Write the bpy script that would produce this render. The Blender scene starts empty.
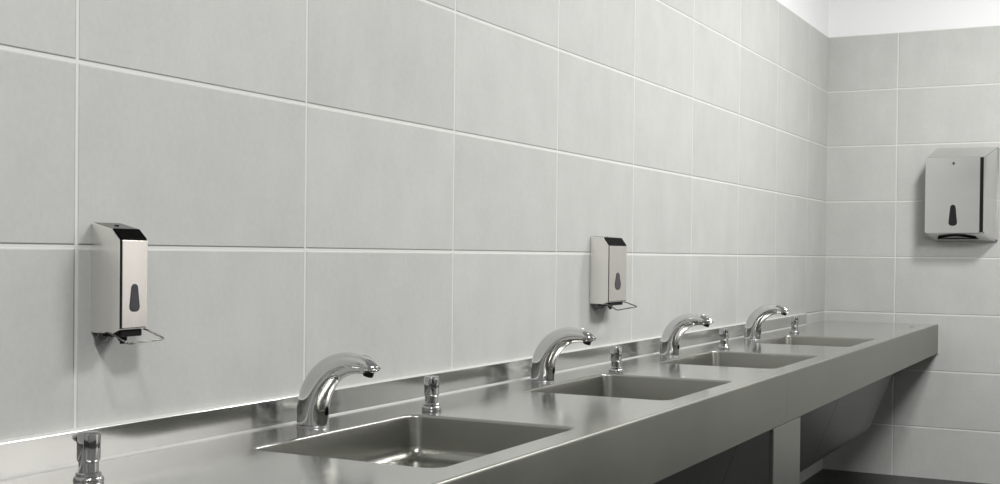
import bpy, bmesh, math, random
from mathutils import Vector, Matrix

random.seed(4)
SC = bpy.context.scene
COL = SC.collection

# ------------------------------------------------------------------ measures (metres)
FLOOR = -1.169          # camera height is the zero level
TOP = -0.352            # worktop level
FRONT = 0.593           # front edge of the worktop, measured out from the left wall
FASC = -0.506           # lower edge of the fascia
CEIL = 2.0
TILE_W, TILE_H = 0.6156, 0.30
ROOM_X, ROOM_Y = 3.3, -9.4
NEAR_END = -6.35        # near end of the counter, outside the picture

# ------------------------------------------------------------------ helpers
def link(name, bm, mat=None, parent=None, smooth=False, angle=None):
    me = bpy.data.meshes.new(name)
    bm.normal_update()
    bm.to_mesh(me); bm.free()
    if smooth:
        for f in me.polygons: f.use_smooth = True
        if angle is not None:
            me.set_sharp_from_angle(angle=math.radians(angle))
    o = bpy.data.objects.new(name, me)
    COL.objects.link(o)
    if mat is not None: me.materials.append(mat)
    if parent is not None: o.parent = parent
    return o

def thing(name, label, cat, loc=(0, 0, 0), group=None):
    o = bpy.data.objects.new(name, None)
    o.empty_display_size = 0.05
    COL.objects.link(o); o.location = loc
    o['label'] = label; o['category'] = cat
    if group: o['group'] = group
    return o

def box(bm, lo, hi):
    x0, y0, z0 = lo; x1, y1, z1 = hi
    v = [bm.verts.new(c) for c in ((x0,y0,z0),(x1,y0,z0),(x1,y1,z0),(x0,y1,z0),(x0,y0,z1),(x1,y0,z1),(x1,y1,z1),(x0,y1,z1))]
    for q in ((0,3,2,1),(4,5,6,7),(0,1,5,4),(1,2,6,5),(2,3,7,6),(3,0,4,7)):
        bm.faces.new([v[i] for i in q])

def bevel(bm, w, seg=2):
    bmesh.ops.bevel(bm, geom=list(bm.edges), offset=w, segments=seg, profile=0.5, affect='EDGES', clamp_overlap=True)

def fix(bm):
    bmesh.ops.recalc_face_normals(bm, faces=list(bm.faces))

def loft(bm, loops, cap0=True, cap1=True, closed=True):
    rows = [[bm.verts.new(c) for c in lp] for lp in loops]
    n = len(rows[0])
    for a, b in zip(rows, rows[1:]):
        for i in range(n if closed else n - 1):
            j = (i + 1) % n
            bm.faces.new((a[i], a[j], b[j], b[i]))
    if cap0: bm.faces.new(list(reversed(rows[0])))
    if cap1: bm.faces.new(rows[-1])
    return rows

def prism(bm, prof, y0, y1):
    """closed (x,z) outline swept along y"""
    loft(bm, [[(x, y0, z) for x, z in prof], [(x, y1, z) for x, z in prof]])
    fix(bm)

def lathe(bm, prof, seg=40, cap=True):
    """(radius, z) outline turned about z"""
    loops = [[(r*math.cos(2*math.pi*i/seg), r*math.sin(2*math.pi*i/seg), z) for i in range(seg)] for r, z in prof]
    loft(bm, loops, cap, cap); fix(bm)

def tube(bm, pts, r, seg=10):
    pts = [Vector(p) for p in pts]
    loops = []; prev = None
    for i, p in enumerate(pts):
        t = (pts[min(i+1, len(pts)-1)] - pts[max(i-1, 0)]).normalized()
        if prev is None:
            a = t.orthogonal().normalized()
        else:
            a = (prev - t*prev.dot(t)).normalized()
        prev = a; b = t.cross(a)
        loops.append([p + r*(math.cos(2*math.pi*k/seg)*a + math.sin(2*math.pi*k/seg)*b) for k in range(seg)])
    loft(bm, loops); fix(bm)

def soften(pts, rad, n=5):
    """round the inner corners of a polyline"""
    pts = [Vector(p) for p in pts]; out = [pts[0]]
    for a, b, c in zip(pts, pts[1:], pts[2:]):
        u = (a-b); v = (c-b)
        d = min(rad, u.length*.45, v.length*.45)
        p0 = b+u.normalized()*d; p1 = b+v.normalized()*d
        for k in range(n+1):
            t = k/n
            out.append((1-t)**2*p0 + 2*t*(1-t)*b + t*t*p1)
    out.append(pts[-1])
    return out

def rrect(x0, x1, y0, y1, r, z, n=6):
    out = []
    for cx, cy, a0 in ((x1-r, y1-r, 0), (x0+r, y1-r, 90), (x0+r, y0+r, 180), (x1-r, y0+r, 270)):
        for k in range(n+1):
            a = math.radians(a0 + 90*k/n)
            out.append((cx+r*math.cos(a), cy+r*math.sin(a), z))
    return out

def drop_outline(w0, w1, h, n=8):
    """tall rounded window, w0 wide below, w1 wide above, about the origin (u,v)"""
    out = []
    r0, r1 = w0/2, w1/2
    rb = r0*0.75
    for k in range(n+1):
        a = math.pi*k/n
        out.append((r1*math.cos(a), h/2-r1+r1*math.sin(a)))
    for cx, a0 in ((-r0+rb, 180), (r0-rb, 270)):
        for k in range(n//2+1):
            a = math.radians(a0+90*k/(n//2))
            out.append((cx+rb*math.cos(a), -h/2+rb+rb*math.sin(a)))
    return out

# ------------------------------------------------------------------ materials
def new_mat(name):
    m = bpy.data.materials.new(name); m.use_nodes = True
    nt = m.node_tree
    for n in list(nt.nodes): nt.nodes.remove(n)
    out = nt.nodes.new('ShaderNodeOutputMaterial'); b = nt.nodes.new('ShaderNodeBsdfPrincipled')
    nt.links.new(b.outputs[0], out.inputs[0])
    return m, nt, b

def math_node(nt, op, a, b=None, c=None):
    n = nt.nodes.new('ShaderNodeMath'); n.operation = op
    for i, v in enumerate((a, b, c)):
        if v is None: continue
        if isinstance(v, (int, float)): n.inputs[i].default_value = v
        else: nt.links.new(v, n.inputs[i])
    return n.outputs[0]

def ramp(nt, fac, stops):
    n = nt.nodes.new('ShaderNodeValToRGB')
    e = n.color_ramp.elements
    while len(e) < len(stops): e.new(0.5)
    for i, (p, c) in enumerate(stops):
        e[i].position = p; e[i].color = (*c, 1) if len(c) == 3 else c
    nt.links.new(fac, n.inputs[0])
    return n.outputs[0]

def noise(nt, vec, scale, detail=4, rough=.5, mapscale=None):
    if mapscale:
        mp = nt.nodes.new('ShaderNodeMapping'); mp.inputs['Scale'].default_value = mapscale
        nt.links.new(vec, mp.inputs[0]); vec = mp.outputs[0]
    n = nt.nodes.new('ShaderNodeTexNoise'); n.inputs['Scale'].default_value = scale
    n.inputs['Detail'].default_value = detail; n.inputs['Roughness'].default_value = rough
    nt.links.new(vec, n.inputs['Vector'])
    return n.outputs['Fac']

def plain(name, col, rough=.5, metal=0.0, var=.06, scale=30, spec=None, ior=None):
    m, nt, b = new_mat(name)
    tc = nt.nodes.new('ShaderNodeTexCoord')
    f = noise(nt, tc.outputs['Object'], scale)
    c = ramp(nt, f, [(0.3, tuple(max(0, k*(1-var)) for k in col)), (0.7, tuple(k*(1+var) for k in col))])
    nt.links.new(c, b.inputs['Base Color'])
    b.inputs['Roughness'].default_value = rough; b.inputs['Metallic'].default_value = metal
    if ior is not None: b.inputs['IOR'].default_value = ior
    if spec is not None: b.inputs['Specular IOR Level'].default_value = spec
    return m

def steel(name, col, rough, stretch, bump=.02, rvar=.08, aniso=None):
    """brushed stainless: fine streaks stretched along one axis"""
    m, nt, b = new_mat(name)
    tc = nt.nodes.new('ShaderNodeTexCoord'); v = tc.outputs['Object']
    fine = noise(nt, v, 60, 3, .6, stretch)
    wide = noise(nt, v, 3.2, 4, .55)
    c = ramp(nt, wide, [(0.3, tuple(k*.93 for k in col)), (0.72, tuple(min(1, k*1.05) for k in col))])
    nt.links.new(c, b.inputs['Base Color'])
    b.inputs['Metallic'].default_value = 1
    r1 = math_node(nt, 'MULTIPLY_ADD', fine, rvar, rough-rvar/2)
    r2 = math_node(nt, 'MULTIPLY_ADD', wide, rvar*1.2, -rvar*.6)
    nt.links.new(math_node(nt, 'ADD', r1, r2), b.inputs['Roughness'])
    bp = nt.nodes.new('ShaderNodeBump'); bp.inputs['Strength'].default_value = bump; bp.inputs['Distance'].default_value = .002
    nt.links.new(fine, bp.inputs['Height']); nt.links.new(bp.outputs[0], b.inputs['Normal'])
    return m

def tile_mat(name, axis, off, base, white_above=None):
    """large pale tiles with light grout; axis 0 = along x, 1 = along y"""
    m, nt, b = new_mat(name)
    tc = nt.nodes.new('ShaderNodeTexCoord'); sep = nt.nodes.new('ShaderNodeSeparateXYZ')
    nt.links.new(tc.outputs['Object'], sep.inputs[0])
    U = sep.outputs[axis]; Z = sep.outputs[2]
    u = math_node(nt, 'DIVIDE', math_node(nt, 'SUBTRACT', U, off), TILE_W)
    w = math_node(nt, 'DIVIDE', Z, TILE_H)
    def edge(t, size):
        d = math_node(nt, 'PINGPONG', t, .5)              # distance to the joint, in tiles
        return math_node(nt, 'MULTIPLY', d, size)
    d = math_node(nt, 'MINIMUM', edge(u, TILE_W), edge(w, TILE_H))
    def smooth(a, b_, x):
        n = nt.nodes.new('ShaderNodeMapRange'); n.interpolation_type = 'SMOOTHSTEP'
        n.inputs['From Min'].default_value = a; n.inputs['From Max'].default_value = b_
        nt.links.new(x, n.inputs['Value']); return n.outputs[0]
    tile = smooth(.0024, .0034, d)                        # 1 on the tile, 0 in the joint
    hgt = smooth(.0022, .0056, d)
    # tint of each tile
    cx = nt.nodes.new('ShaderNodeCombineXYZ')
    nt.links.new(math_node(nt, 'FLOOR', u), cx.inputs[0]); nt.links.new(math_node(nt, 'FLOOR', w), cx.inputs[1])
    wn = nt.nodes.new('ShaderNodeTexWhiteNoise'); nt.links.new(cx.outputs[0], wn.inputs['Vector'])
    # clouding differs from tile to tile
    sh = nt.nodes.new('ShaderNodeVectorMath'); sh.operation = 'MULTIPLY_ADD'
    nt.links.new(wn.outputs['Color'], sh.inputs[0]); sh.inputs[1].default_value = (7, 7, 7)
    nt.links.new(tc.outputs['Object'], sh.inputs[2])
    cloud = noise(nt, sh.outputs[0], 5.5, 6, .62)
    streak = noise(nt, sh.outputs[0], 8, 4, .6, (1.4, 1.4, .45))
    speck = noise(nt, sh.outputs[0], 90, 3, .6)
    g = math_node(nt, 'MULTIPLY_ADD', cloud, .20, .90)
    g = math_node(nt, 'ADD', g, math_node(nt, 'MULTIPLY_ADD', streak, .12, -.06))
    g = math_node(nt, 'ADD', g, math_node(nt, 'MULTIPLY_ADD', speck, .13, -.065))
    g = math_node(nt, 'ADD', g, math_node(nt, 'MULTIPLY_ADD', wn.outputs['Value'], .045, -.0225))
    tint = nt.nodes.new('ShaderNodeMix'); tint.data_type = 'RGBA'; tint.blend_type = 'MULTIPLY'; tint.inputs[0].default_value = 1
    tint.inputs[6].default_value = (*base, 1)
    cc = nt.nodes.new('ShaderNodeCombineColor')
    for i in range(3): nt.links.new(g, cc.inputs[i])
    nt.links.new(cc.outputs[0], tint.inputs[7])
    mix = nt.nodes.new('ShaderNodeMix'); mix.data_type = 'RGBA'
    nt.links.new(tile, mix.inputs[0]); mix.inputs[6].default_value = (.74, .74, .715, 1)
    nt.links.new(tint.outputs[2], mix.inputs[7])
    col = mix.outputs[2]
    if white_above is not None:                           # plain white plaster over the tiling
        up = smooth(white_above-.001, white_above+.001, Z)
        m2 = nt.nodes.new('ShaderNodeMix'); m2.data_type = 'RGBA'
        nt.links.new(up, m2.inputs[0]); nt.links.new(col, m2.inputs[6]); m2.inputs[7].default_value = (.90, .90, .905, 1)
        col = m2.outputs[2]
        hgt = math_node(nt, 'MULTIPLY', hgt, math_node(nt, 'SUBTRACT', 1, up))
    nt.links.new(col, b.inputs['Base Color'])
    b.inputs['Roughness'].default_value = .55
    b.inputs['Specular IOR Level'].default_value = .3
    bp = nt.nodes.new('ShaderNodeBump'); bp.inputs['Strength'].default_value = .7; bp.inputs['Distance'].default_value = .0025
    hh = math_node(nt, 'ADD', hgt, math_node(nt, 'MULTIPLY', speck, .06))
    nt.links.new(hh, bp.inputs['Height']); nt.links.new(bp.outputs[0], b.inputs['Normal'])
    return m

TILE = (.555, .562, .540)
M_LEFT = tile_mat('pale_tiles_left', 1, -0.4318, TILE, 1.2)
M_BACK = tile_mat('pale_tiles_back', 0, 0.3699, TILE, 1.2)
M_CEIL = plain('white_ceiling', (.82, .82, .82), .8, 0, .02, 4)
def split_wall(name, level, dark, upper, reflect_patch=None):
    """wall with made-up dark and paler zones for reflections and, if given, an added bright panel (y0, y1, z0, z1)"""
    m, nt, b = new_mat(name)
    tc = nt.nodes.new('ShaderNodeTexCoord'); sep = nt.nodes.new('ShaderNodeSeparateXYZ')
    nt.links.new(tc.outputs['Object'], sep.inputs[0])
    Y, Z = sep.outputs[1], sep.outputs[2]
    f = noise(nt, tc.outputs['Object'], 3)
    def tone(c): return ramp(nt, f, [(.3, tuple(k*.95 for k in c)), (.7, c)])
    def mix(fac, a, b_):
        mx = nt.nodes.new('ShaderNodeMix'); mx.data_type = 'RGBA'
        nt.links.new(fac, mx.inputs[0]); nt.links.new(a, mx.inputs[6]); nt.links.new(b_, mx.inputs[7])
        return mx.outputs[2]
    col = mix(math_node(nt, 'GREATER_THAN', Z, level), tone(dark), tone(upper))
    if reflect_patch:
        y0, y1, z0, z1 = reflect_patch
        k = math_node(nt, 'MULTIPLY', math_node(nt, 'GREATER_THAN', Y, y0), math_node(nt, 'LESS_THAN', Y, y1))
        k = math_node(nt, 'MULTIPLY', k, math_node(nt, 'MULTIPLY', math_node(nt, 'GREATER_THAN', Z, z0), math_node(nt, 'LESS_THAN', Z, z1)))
        col = mix(k, col, tone((.88, .86, .845)))  # bright area painted in for the dispenser fronts to mirror
    nt.links.new(col, b.inputs['Base Color']); b.inputs['Roughness'].default_value = .6
    return m
M_SPLIT = split_wall('right_wall_reflect', -.1, (.07, .07, .065), (.30, .30, .29), (-3.3, -.9, -.5, .7))  # unseen wall; dark base and bright area made up to steer reflections and bounce
M_ENDWALL = split_wall('end_wall_reflect', .12, (.05, .05, .05), (.50, .50, .49))  # unseen wall; dark and light zones invented for what the metal mirrors
M_FLOOR = plain('dark_floor', (.035, .035, .034), .45, 0, .25, 6)
M_TOP = steel('brushed_worktop', (.70, .70, .685), .15, (1, .03, 1), .002)
M_FASCIA = steel('brushed_fascia', (.31, .31, .283), .42, (1, .03, 1), .01)
M_LEG = steel('leg_steel', (.36, .36, .335), .36, (1, 1, .04), .01)
M_BASIN = plain('satin_basin', (.37, .37, .345), .26, 1, 0, 3)
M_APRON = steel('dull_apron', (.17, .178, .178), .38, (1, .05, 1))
M_CHROME = plain('chrome', (.66, .66, .66), .06, 1, .02, 12)
M_PUMP = plain('dark_chrome', (.46, .46, .46), .08, 1, .02, 12)
M_CHROME2 = plain('satin_chrome_cap', (.62, .62, .62), .24, 1, .02, 40)
M_DARKWIN = plain('dark_glass', (.015, .016, .016), .15, 0, .1, 20, .3)
M_BLACK = plain('black_gloss', (.003, .003, .003), .2, 0, .1, 20, None, 1.06)
M_RUBBER = plain('black_matte', (.008, .008, .008), .5, 0, .1, 20, .15)
M_SHELL = plain('dispenser_steel', (.92, .90, .87), .28, 1, 0, 3)
M_FACE = steel('dispenser_face', (.88, .84, .81), .17, (1, 1, .04), .003)
M_TOWEL = steel('towel_steel', (.76, .76, .75), .25, (.04, 1, 1), .004)
M_DARKSTEEL = plain('dark_steel', (.16, .16, .15), .3, 1, .05, 30)
M_WIRE = plain('steel_wire', (.20, .195, .18), .22, 1, .05, 30)
M_GREYWIN = plain('smoked_plastic', (.075, .075, .08), .2, 0, .1, 20, None, 1.2)
M_SEAL = plain('white_sealant', (.56, .56, .54), .5, 0, .03, 30)
M_SEAL2 = plain('pale_sealant', (.50, .50, .48), .4, 0, .03, 30)

# ------------------------------------------------------------------ the room
def struct(name, lo, hi, mat):
    bm = bmesh.new(); box(bm, lo, hi)
    o = link(name, bm, mat); o['kind'] = 'structure'
    return o
T = .12
struct('wall_left', (-T, ROOM_Y-T, FLOOR), (0, T, CEIL), M_LEFT)
struct('wall_back', (0, 0, FLOOR), (ROOM_X, T, CEIL), M_BACK)
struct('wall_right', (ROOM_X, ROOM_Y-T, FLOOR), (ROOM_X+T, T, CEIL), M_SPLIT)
struct('wall_front', (0, ROOM_Y-T, FLOOR), (ROOM_X, ROOM_Y, CEIL), M_ENDWALL)
struct('floor', (-T, ROOM_Y-T, FLOOR-T), (ROOM_X+T, T, FLOOR), M_FLOOR)
struct('ceiling', (-T, ROOM_Y-T, CEIL), (ROOM_X+T, T, CEIL+T), M_CEIL)

# ------------------------------------------------------------------ the steel wash counter
counter = thing('wash_counter', 'long brushed stainless steel wash counter with four sunken basins along the tiled left wall', 'counter', (0, -3.1, FLOOR))
def cpart(name, bm, mat, parent=None, **k):
    """part of the counter, drawn in room coordinates"""
    o = link(name, bm, mat, parent or counter, **k)
    if parent is None: o.matrix_parent_inverse = Matrix.Translation(-counter.location)
    return o

BX0, BX1 = .143, .528
BASINS = [(-5.095, -4.545), (-4.012, -3.474), (-3.045, -2.445), (-1.955, -1.395)]
LIP = .006; BR = .028
# worktop with four openings
bm = bmesh.new()
def loop_edges(pts):
    vs = [bm.verts.new(c) for c in pts]
    return [bm.edges.new((vs[i], vs[(i+1) % len(vs)])) for i in range(len(vs))]
ed = loop_edges([(.001, NEAR_END, TOP), (FRONT-.006, NEAR_END, TOP), (FRONT-.006, -.0005, TOP), (.001, -.0005, TOP)])
for y0, y1 in BASINS:
    ed += loop_edges(rrect(BX0-LIP, BX1+LIP, y0-LIP, y1+LIP, BR+LIP, TOP))
bmesh.ops.triangle_fill(bm, use_beauty=True, use_dissolve=False, edges=ed, normal=(0, 0, 1))
cpart('worktop', bm, M_TOP)

DEPTH = .092
for y0, y1 in BASINS:
    bm = bmesh.new(); loops = []
    prof = [(-LIP, 0)]
    for k in range(1, 6):                                   # rolled lip
        a = math.radians(90*k/5); prof.append((-LIP+LIP*math.sin(a), -LIP*(1-math.cos(a))))
    prof.append((.004, -DEPTH+.026))
    for k in range(1, 8):                                   # coved foot
        a = math.radians(90*k/7); prof.append((.004+.026*(1-math.cos(a)), -DEPTH+.026*(1-math.sin(a))))
    for ins, dz in prof:
        loops.append(rrect(BX0+ins, BX1-ins, y0+ins, y1-ins, max(.004, BR-ins*.45), TOP+dz, 8))
    cxm, cym = (BX0+BX1)/2, (y0+y1)/2
    last = loops[-1]
    for s in (.75, .45, .2):                                # slight fall to the outlet
        loops.append([(cxm+(x-cxm)*s, cym+(y-cym)*s, z-.006*(1-s)) for x, y, z in last])
    loft(bm, loops, False, True); fix(bm)
    for f in bm.faces: f.normal_flip()
    b = cpart('basin', bm, M_BASIN, smooth=True, angle=50)
    bm = bmesh.new()
    lathe(bm, [(.001, .0), (.026, .0), (.032, .0015), (.034, .0)], 32, False)
    for v in bm.verts: v.co += Vector((cxm, cym, TOP-DEPTH-.004))
    cpart('drain', bm, M_CHROME2, parent=b, smooth=True)

# fascia in two lengths, meeting over the leg
SEAM = -3.128
def fascia(y0, y1):
    prof = [(FRONT-.030, TOP-.003), (FRONT-.006, TOP)]
    for k in range(1, 7):
        a = math.radians(90*k/6); prof.append((FRONT-.006+.006*math.sin(a), TOP-.006*(1-math.cos(a))))
    prof += [(FRONT, FASC+.003), (FRONT-.003, FASC), (FRONT-.040, FASC), (FRONT-.040, FASC+.004), (FRONT-.006, FASC+.004), (FRONT-.006, TOP-.008)]
    bm = bmesh.new(); prism(bm, prof, y0, y1)
    return cpart('front_fascia', bm, M_FASCIA, smooth=True, angle=30)
fascia(NEAR_END, SEAM-.0006); fascia(SEAM+.0006, -.0005)

# upstand against the wall
bm = bmesh.new()
pr = [(.0005, TOP-.002), (.012, TOP-.002), (.012, -.2988), (.0115, -.298), (.0005, -.298)]
prism(bm, pr, NEAR_END, -.466)
cpart('backsplash', bm, M_TOP)
bm = bmesh.new()
prism(bm, [(.0005, -.2979), (.0112, -.2979), (.0095, -.2962), (.0005, -.2945)], NEAR_END, -.466)
o = cpart('sealant_bead', bm, M_SEAL); o['label'] = 'white sealant bead'
bm = bmesh.new()
prism(bm, [(.0119, TOP+.0001), (.0155, TOP+.0001), (.0150, TOP+.0010), (.0135, TOP+.0026), (.0119, TOP+.0034)], NEAR_END, -.466)
o = cpart('sealant_bead', bm, M_SEAL2); o['label'] = 'pale sealant bead'
bm = bmesh.new()
box(bm, (FRONT+.0002, -.005, FASC-.004), (FRONT+.006, -.0005, TOP+.004))
o = cpart('sealant_bead', bm, M_SEAL); o['label'] = 'white sealant bead'

# end edges of the apron under the worktop
def apron(y0, y1):
    outer = [(.4505, FASC-.0002), (.409, -.616), (.318, -.853), (.306, -.880), (.290, -.900), (.268, -.912), (.0005, -.955)]
    inner = [(x-.006 if x > .1 else x, z+.005) for x, z in outer]
    inner[0] = (outer[0][0]-.006, outer[0][1])
    bm = bmesh.new()
    prism(bm, outer+list(reversed(inner)), y0, y1)
    return cpart('apron_panel', bm, M_APRON, smooth=True, angle=25)
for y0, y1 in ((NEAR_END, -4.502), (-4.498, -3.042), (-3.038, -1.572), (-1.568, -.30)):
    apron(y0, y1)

# leg panel under the seam
bm = bmesh.new(); box(bm, (FRONT-.014, -3.268, FLOOR), (FRONT-.0015, -2.949, FASC-.0002)); bevel(bm, .002, 2)
cpart('leg', bm, M_LEG)
bm = bmesh.new(); box(bm, (FRONT-.014, -6.20, FLOOR), (FRONT-.0015, -5.88, FASC-.0002)); bevel(bm, .002, 2)
cpart('leg', bm, M_LEG)
# small fixing near the far front corner
bm = bmesh.new(); lathe(bm, [(.0105, 0), (.0105, .0015), (.008, .003), (.004, .0032), (.0035, .0015)], 24)
for v in bm.verts: v.co += Vector((.512, -.333, TOP))
cpart('screw_cap', bm, M_CHROME2, smooth=True, angle=40)

# ------------------------------------------------------------------ faucets
def smooth_sections(secs, n=6):
    """Catmull-Rom through (x, z, a, b)"""
    P = [secs[0]]+secs+[secs[-1]]; out = []
    for i in range(1, len(P)-2):
        for k in range(n):
            t = k/n; q = []
            for c in range(4):
                p0, p1, p2, p3 = P[i-1][c], P[i][c], P[i+1][c], P[i+2][c]
                q.append(.5*((2*p1)+(-p0+p2)*t+(2*p0-5*p1+4*p2-p3)*t*t+(-p0+3*p1-3*p2+p3)*t**3))
            out.append(q)
    out.append(list(secs[-1]))
    return out

def make_faucet():
    root = thing('sensor_faucet', 'x', 'faucet', group='arched chrome faucets along the wash counter')
    # x, z of the centre line (from the base), half thickness in the bend plane, half width across
    S = [(0, .004, .0345, .0275), (.001, .040, .0342, .0272), (.010, .071, .0335, .0262), (.027, .097, .0315, .0248), (.051, .117, .0275, .0228),
         (.080, .1275, .0232, .0205), (.106, .1290, .0195, .0185), (.128, .1265, .0165, .0170), (.144, .1235, .0110, .0140), (.1545, .1225, .0045, .0080)]
    S = smooth_sections(S, 6)
    N = 36; loops = []
    for i, (x, z, a, b) in enumerate(S):
        x0, z0 = S[max(0, i-1)][:2]; x1, z1 = S[min(len(S)-1, i+1)][:2]
        t = Vector((x1-x0, z1-z0)).normalized() if i else Vector((0, 1))
        n = Vector((t.y, -t.x))                             # towards the inside of the bend
        loops.append([(x+n.x*a*math.cos(2*math.pi*k/N), b*math.sin(2*math.pi*k/N), z+n.y*a*math.cos(2*math.pi*k/N)) for k in range(N)])
    bm = bmesh.new(); loft(bm, loops); fix(bm)
    link('faucet_body', bm, M_CHROME, root, smooth=True, angle=60)
    bm = bmesh.new()
    loft(bm, [[(s*.0358*math.cos(2*math.pi*k/N), s*.0288*math.sin(2*math.pi*k/N), z) for k in range(N)] for s, z in ((1, 0), (1, .0015), (.985, .0025), (.94, .0028))]); fix(bm)
    link('base_ring', bm, M_CHROME2, root, smooth=True, angle=40)
    # dark sensor eye low on the front
    bm = bmesh.new(); loops = []
    for dx in (0, .0016):
        lp = []
        for u, v in drop_outline(.011, .009, .022):
            y = u; xx = .0343*math.sqrt(max(0, 1-(y/.0275)**2))
            lp.append((xx+dx-.0002, y, 0.036+v-.002))
        loops.append(lp)
    loft(bm, loops); fix(bm)
    link('sensor_window', bm, M_BLACK, root)
    # oval plate let into the top of the spout
    t = Vector((.90, 0, -.436)).normalized(); n = Vector((.436, 0, .90)).normalized(); c = Vector((.1290, 0, .1399))
    bm = bmesh.new()
    loft(bm, [[tuple(c+t*(.0185*s*math.cos(2*math.pi*k/28))+Vector((0, 1, 0))*(.0128*s*math.sin(2*math.pi*k/28))+n*h) for k in range(28)] for s, h in ((1, -.005), (1, .0004), (.95, .0010), (.88, .0004))]); fix(bm)
    link('spout_plate', bm, M_CHROME2, root, smooth=True, angle=40)
    # outlet under the spout
    c = Vector((.131, 0, .1085)); n = Vector((-.30, 0, -.95)).normalized(); a1 = Vector((.95, 0, -.30)).normalized()
    bm = bmesh.new()
    loft(bm, [[tuple(c+a1*(r*math.cos(2*math.pi*k/24))+Vector((0, 1, 0))*(r*math.sin(2*math.pi*k/24))+n*h) for k in range(24)] for r, h in ((.0105, -.012), (.0105, -.001), (.0098, .0020), (.007, .0024))]); fix(bm)
    link('aerator', bm, M_RUBBER, root, smooth=True, angle=40)
    return root

def dup(root, loc, label, rotz=0):
    r = root.copy(); COL.objects.link(r); r.location = loc; r.rotation_euler = (0, 0, rotz); r['label'] = label
    for ch in root.children:
        c = ch.copy(); COL.objects.link(c); c.parent = r
        for g in ch.children:
            d = g.copy(); COL.objects.link(d); d.parent = c
    return r

FAUCETS = [
    (.070, -4.806, 'arched chrome sensor faucet behind the nearest basin, largest of the four faucets'),
    (.082, -3.768, 'arched chrome faucet behind the second basin, just left of the farther soap dispenser'),
    (.087, -2.759, 'arched chrome sensor faucet behind the third basin, right of the farther soap dispenser'),
    (.095, -1.757, 'arched chrome sensor faucet behind the farthest basin, smallest and nearest the corner')]
f0 = make_faucet()
for i, (x, y, lab) in enumerate(FAUCETS):
    if i == 0: f0.location = (x, y, TOP+.0004); f0['label'] = lab
    else: dup(f0, (x, y, TOP+.0004), lab)

# ------------------------------------------------------------------ deck soap pumps
def make_pump():
    root = thing('soap_pump', 'x', 'soap pump', group='deck soap pumps between the basins')
    bm = bmesh.new(); lathe(bm, [(.0215, 0), (.0222, .002), (.0222, .0065), (.0205, .0095), (.0185, .0105), (.0185, .0145), (.0172, .016), (.0145, .0165)])
    link('collar', bm, M_PUMP, root, smooth=True, angle=35)
    bm = bmesh.new(); lathe(bm, [(.0146, .014), (.0146, .034)])
    link('neck', bm, M_PUMP, root, smooth=True, angle=35)
    bm = bmesh.new(); lathe(bm, [(.0150, .0315), (.0164, .0335), (.0170, .036), (.0170, .0715), (.0160, .0742), (.0135, .0752), (.001, .0755)])
    h = link('pump_head', bm, M_PUMP, root, smooth=True, angle=35)
    bm = bmesh.new(); tube(bm, [(.0125, 0, .0680), (.0185, 0, .0672), (.0225, 0, .0655)], .0046, 14)
    s = link('spout', bm, M_PUMP, h, smooth=True, angle=50)
    bm = bmesh.new(); tube(bm, [(.0224, 0, .06555), (.0231, 0, .06525)], .0034, 12)
    o = link('nozzle_hole', bm, M_RUBBER, s)
    bm = bmesh.new(); box(bm, (.0120, -.0062, .0600), (.0174, .0062, .0700)); bevel(bm, .001, 1)
    link('spout_recess', bm, M_RUBBER, h)
    return root
PUMPS = [
    (.144, -5.466, 205, 'stubby chrome soap pump nearest the camera, alone at the lower left of the photo'),
    (.145, -4.469, -35, 'stubby chrome soap pump on the worktop just beyond the nearest basin'),
    (.155, -3.415, -35, 'stubby chrome soap pump just beyond the second basin, under the farther wall dispenser'),
    (.148, -2.325, -40, 'stubby chrome soap pump just beyond the third basin, between the two farthest faucets'),
    (.138, -1.218, -40, 'stubby chrome soap pump beyond the farthest basin, last before the corner')]
p0 = make_pump()
for i, (x, y, rz, lab) in enumerate(PUMPS):
    if i == 0: p0.location = (x, y, TOP+.0004); p0.rotation_euler = (0, 0, math.radians(rz)); p0['label'] = lab
    else:
        r = dup(p0, (x, y, TOP+.0004), lab, math.radians(rz))

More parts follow.
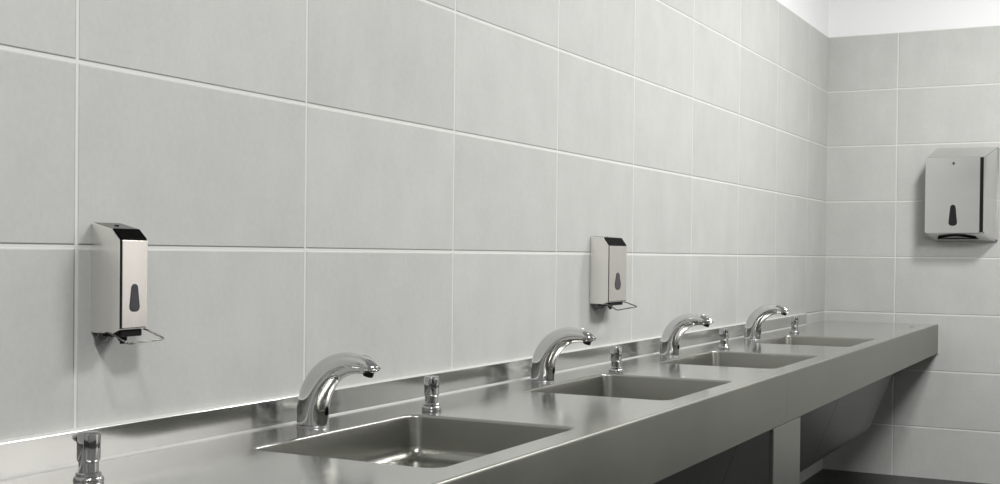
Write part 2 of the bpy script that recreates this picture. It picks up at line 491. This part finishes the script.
# ------------------------------------------------------------------ wall soap dispensers
def soap_dispenser(y0, y1, z, win, loop, small, label):
    """z = (back top, top edge, cover top, cover foot, back foot)"""
    zb, zc, zt, zf, zl = z
    yc = (y0+y1)/2; zm = zl
    root = thing('wall_soap_dispenser', label, 'soap dispenser', (0, yc, zm), 'steel soap dispensers on the tiled wall')
    inv = Matrix.Translation((0, -yc, -zm))
    def part(name, bm, mat, parent=None, **k):
        o = link(name, bm, mat, parent or root, **k)
        if parent is None: o.matrix_parent_inverse = inv
        return o
    XF, XC = .062, .044
    # shell, sides bowed a little towards the wall
    prof = [(.0006, zl), (.0006, zb-.002), (.003, zb), (XC, zc), (XF, zt), (XF, zf-.002), (XF-.016, zl)]
    w = y1-y0
    def bow(x):                                            # narrower at the wall, full at the front
        return 0.0
    sub = []
    for (xa, za), (xb, zb_) in zip(prof, prof[1:]+prof[:1]):
        n = 8 if abs(xb-xa) > .02 else 1
        for k in range(n): sub.append((xa+(xb-xa)*k/n, za+(zb_-za)*k/n))
    bm = bmesh.new()
    XS = [.0006, .003, .022, XC, XF-.016, XF]
    def ztop(x):
        pts = [(.0006, zb-.002), (.003, zb), (XC, zc), (XF, zt)]
        for (xa, za), (xb, zb_) in zip(pts, pts[1:]):
            if x <= xb: return za+(zb_-za)*(x-xa)/(xb-xa)
        return pts[-1][1]
    def zbot(x):
        xa = XF-.016
        return zl if x <= xa else zl+(zf-.002-zl)*(x-xa)/(XF-xa)
    e = .0018
    loops = []
    for x in XS:
        d = bow(x); a, b = y0+d, y1-d
        zt_, zb2 = ztop(x), zbot(x)
        loops.append([(x, a, zb2+e), (x, a, zt_-e), (x, a+e*.3, zt_-e*.3), (x, a+e, zt_), (x, b-e, zt_), (x, b-e*.3, zt_-e*.3), (x, b, zt_-e), (x, b, zb2+e), (x, b-e, zb2), (x, a+e, zb2)])
    loft(bm, loops); fix(bm)
    body = part('dispenser_body', bm, M_SHELL)
    bm = bmesh.new(); sl = (zc-zb)/(XC-.003)
    prism(bm, [(.004, zb+sl*.001-.001), (XC-.0005, zc+sl*(-.0005)-.001), (XC-.0005, zc+sl*(-.0005)+.0006), (.004, zb+sl*.001+.0006)], y0+.0022, y1-.0022)
    part('top_plate', bm, M_DARKSTEEL)
    # dark joint behind the cover
    bm = bmesh.new(); box(bm, (XF-.001, y0+.0012, zf-.001), (XF+.0004, y1-.0012, zt+.0005))
    part('cover_joint', bm, M_RUBBER)
    # bright front cover
    bm = bmesh.new(); box(bm, (XF, y0+.0052, zf), (XF+.0016, y1-.0005, zt-.0006)); bevel(bm, .0009, 2)
    cov = part('front_cover', bm, M_FACE)
    # black sloping visor above it
    dx, dz = XF-XC, zc-zt; L = math.hypot(dx, dz); nx, nz = dz/L, dx/L
    bm = bmesh.new()
    q = [(XC+.0015, zc-.0005), (XF+.0005, zt+.0012)]
    lo_ = [(x-nx*.003, zz-nz*.003) for x, zz in q]; hi_ = [(x+nx*.0012, zz+nz*.0012) for x, zz in q]
    prism(bm, [lo_[0], hi_[0], hi_[1], lo_[1]], y0+.0022, y1-.0022)
    part('black_visor', bm, M_BLACK)
    # level window
    wy, wz, ww, wh = win
    bm = bmesh.new()
    loft(bm, [[(XF+xx, wy+u*s, wz+v*s) for u, v in drop_outline(ww, ww*.66, wh)] for xx, s in ((.0010, 1), (.0024, 1), (.0030, .9))]); fix(bm)
    part('level_window', bm, M_GREYWIN)
    # lock on the top
    bm = bmesh.new(); lathe(bm, [(.0042, -.002), (.0042, .0012), (.0030, .0018)], 16)
    for v in bm.verts: v.co += Vector((.024, yc, zb-(zb-zc)*.5))
    part('lock', bm, M_RUBBER, smooth=True, angle=40)
    # dark pump block underneath
    bm = bmesh.new(); box(bm, (.018, y0+w*.12, zl-.006), (XF-.004, y1-w*.10, zl+.010)); bevel(bm, .002, 2)
    part('pump_block', bm, M_RUBBER)
    bm = bmesh.new(); lathe(bm, [(.0075, .0), (.0075, -.007), (.0045, -.009), (.0045, -.013)], 20)
    for v in bm.verts: v.co += Vector((XF-.018, y0+w*.42, zl-.005))
    part('nozzle', bm, M_RUBBER, smooth=True, angle=40)
    # wire elbow loop and its rear hook
    bm = bmesh.new(); tube(bm, soften(loop, .008), .0016 + .0005*(w > .1), 8)
    part('wire_loop', bm, M_WIRE, smooth=True)
    bm = bmesh.new(); tube(bm, soften(small, .004), .0016 + .0005*(w > .1), 8)
    part('wire_hook', bm, M_WIRE, smooth=True)
    return root

soap_dispenser(-5.324, -5.261, (.040, .030, .012, -.132, -.141), (-5.291, -.083, .0225, .046),
    [(.030, -5.3220, -.139), (.056, -5.3280, -.143), (.092, -5.3340, -.1555), (.105, -5.2635, -.1505), (.060, -5.2620, -.1360), (.040, -5.2630, -.134)],
    [(.028, -5.3200, -.137), (.018, -5.3220, -.1385), (.0025, -5.3170, -.1555), (.026, -5.3170, -.1535), (.030, -5.3140, -.147), (.032, -5.3100, -.139)],
    'narrow stainless steel soap dispenser with wire loop on the wall left of the nearest faucet')
soap_dispenser(-3.258, -3.108, (.054, .050, .025, -.150, -.158), (-3.182, -.087, .050, .055),
    [(.030, -3.25, -.157), (.060, -3.25, -.160), (.094, -3.262, -.1755), (.0965, -3.094, -.170), (.060, -3.112, -.155), (.040, -3.115, -.153)],
    [(.022, -3.225, -.155), (.012, -3.228, -.158), (.004, -3.226, -.176), (.028, -3.226, -.173), (.034, -3.22, -.164), (.036, -3.21, -.156)],
    'steel wall soap dispenser farther along the wall, between the second and third faucets')

# ------------------------------------------------------------------ paper towel dispenser on the end wall
tw = thing('paper_towel_dispenser', 'brushed steel paper towel dispenser with drop-shaped window on the end wall', 'towel dispenser', (.70, 0, .09))
inv = Matrix.Translation((-.70, 0, -.09))
def tpart(name, bm, mat, parent=None, **k):
    o = link(name, bm, mat, parent or tw, **k)
    if parent is None: o.matrix_parent_inverse = inv
    return o
def yrect(x0, x1, z0, z1, y, r=.006, n=3):
    return [(x, y, z) for x, z, _ in rrect(x0, x1, z0, z1, r, 0, n)]
bm = bmesh.new()
loft(bm, [yrect(.569, .880, .086, .574, -.0006, .010), yrect(.569, .880, .086, .574, -.010, .010), yrect(.566, .872, .088, .570, -.016, .010),
          yrect(.538, .826, .125, .520, -.114, .008), yrect(.541, .823, .128, .517, -.1165, .007)]); fix(bm)
tbody = tpart('dispenser_body', bm, M_TOWEL, smooth=True, angle=25)
bm = bmesh.new()
loft(bm, [yrect(.535, .802, .1265, .5185, -.1160, .007), yrect(.535, .802, .1265, .5185, -.1195, .007), yrect(.5365, .8005, .128, .517, -.121, .006)]); fix(bm)
cov = tpart('front_door', bm, M_TOWEL, smooth=True, angle=30)
bm = bmesh.new(); box(bm, (.8022, -.1180, .131), (.8185, -.1130, .514))
tpart('side_gap', bm, M_RUBBER)
bm = bmesh.new(); lathe(bm, [(.0095, 0), (.0095, .003), (.0080, .0042), (.0050, .0044)], 24)
for v in bm.verts: v.co = Vector((.673+v.co.x, -.1205-v.co.z, .486+v.co.y))
fix(bm); lk = tpart('lock', bm, M_CHROME2, smooth=True, angle=35)
bm = bmesh.new(); lathe(bm, [(.0048, 0), (.0048, .0052)], 16)
for v in bm.verts: v.co = Vector((.673+v.co.x, -.1205-v.co.z, .486+v.co.y))
fix(bm); tpart('keyhole', bm, M_RUBBER, parent=lk); 
bm = bmesh.new()
loft(bm, [[(.673+u*s, y, .2185+v*s) for u, v in drop_outline(.042, .027, .108)] for y, s in ((-.1200, 1), (-.1222, 1), (-.1230, .93))]); fix(bm)
tpart('level_window', bm, M_DARKWIN)
# open slot with a folded lip below
bm = bmesh.new()
loft(bm, [[(x, y, z) for x, y, z in ((.600, -.085, .1172), (.770, -.085, .1172), (.792, -.045, .1005), (.590, -.045, .1005))],
          [(x, y, z-.004) for x, y, z in ((.600, -.085, .1172), (.770, -.085, .1172), (.792, -.045, .1005), (.590, -.045, .1005))]]); fix(bm)
tpart('towel_slot', bm, M_RUBBER)
bm = bmesh.new(); pts = []
for k in range(13):
    t = k/12; x = .592+.190*t; pts.append((x, .004+.014*math.sin(math.pi*t)))
loft(bm, [[(x, -.045-.02*math.sin(math.pi*k/12), .0995+d*.2) for k, (x, d) in enumerate(pts)]+[(x, -.047-.02*math.sin(math.pi*k/12), .0995+d*.2+.0) for k, (x, d) in reversed(list(enumerate(pts)))],
          [(x, -.062-.035*math.sin(math.pi*k/12), .092+d) for k, (x, d) in enumerate(pts)]+[(x, -.064-.035*math.sin(math.pi*k/12), .092+d) for k, (x, d) in reversed(list(enumerate(pts)))]]); fix(bm)
tpart('slot_lip', bm, M_TOWEL, smooth=True, angle=40)

# ------------------------------------------------------------------ light: luminaires on the ceiling, the last one added for reflections
def area(name, loc, sx, sy, power, col=(1, .997, .985)):
    l = bpy.data.lights.new(name, 'AREA'); l.shape = 'RECTANGLE'; l.size = sx; l.size_y = sy; l.energy = power; l.color = col
    o = bpy.data.objects.new(name, l); COL.objects.link(o); o.location = loc
    return o
area('ceiling_lamp', (1.45, -1.5, CEIL-.02), .35, .35, 50)
area('ceiling_lamp', (2.1, -3.3, CEIL-.02), .6, 1.2, 92)
area('ceiling_lamp', (1.75, -6.5, CEIL-.02), .4, .4, 66)
area('ceiling_lamp', (2.0, -8.3, CEIL-.02), .6, .6, 30)  # added behind the camera to brighten the end wall seen in reflections
w = bpy.data.worlds.new('world'); SC.world = w; w.use_nodes = True
w.node_tree.nodes['Background'].inputs[0].default_value = (.5, .5, .5, 1)
w.node_tree.nodes['Background'].inputs[1].default_value = .0

# ------------------------------------------------------------------ camera
cam = bpy.data.cameras.new('camera'); co = bpy.data.objects.new('camera', cam); COL.objects.link(co)
r = Vector((.88680, .46204, .01044)); u = Vector((-.01494, .00607, .99987)); f = Vector((-.46192, .88684, -.01229))
m = Matrix.Identity(4)
for i in range(3):
    m[i][0] = r[i]; m[i][1] = u[i]; m[i][2] = -f[i]
m.translation = (1.5279, -6.8026, -.0045)
co.matrix_world = m
cam.sensor_width = 36; cam.sensor_fit = 'HORIZONTAL'; cam.lens = 36*1226.99/1000; cam.shift_y = .02691; cam.clip_start = .05
SC.camera = co

SC.view_settings.view_transform = 'Standard'
SC.view_settings.look = 'None'
SC.view_settings.exposure = 0.0
SC.cycles.caustics_reflective = False
SC.cycles.blur_glossy = 1.0
SC.cycles.max_bounces = 10
SC.cycles.diffuse_bounces = 6
SC.cycles.glossy_bounces = 6
SC.cycles.use_denoising = True
SC.cycles.sample_clamp_indirect = 8
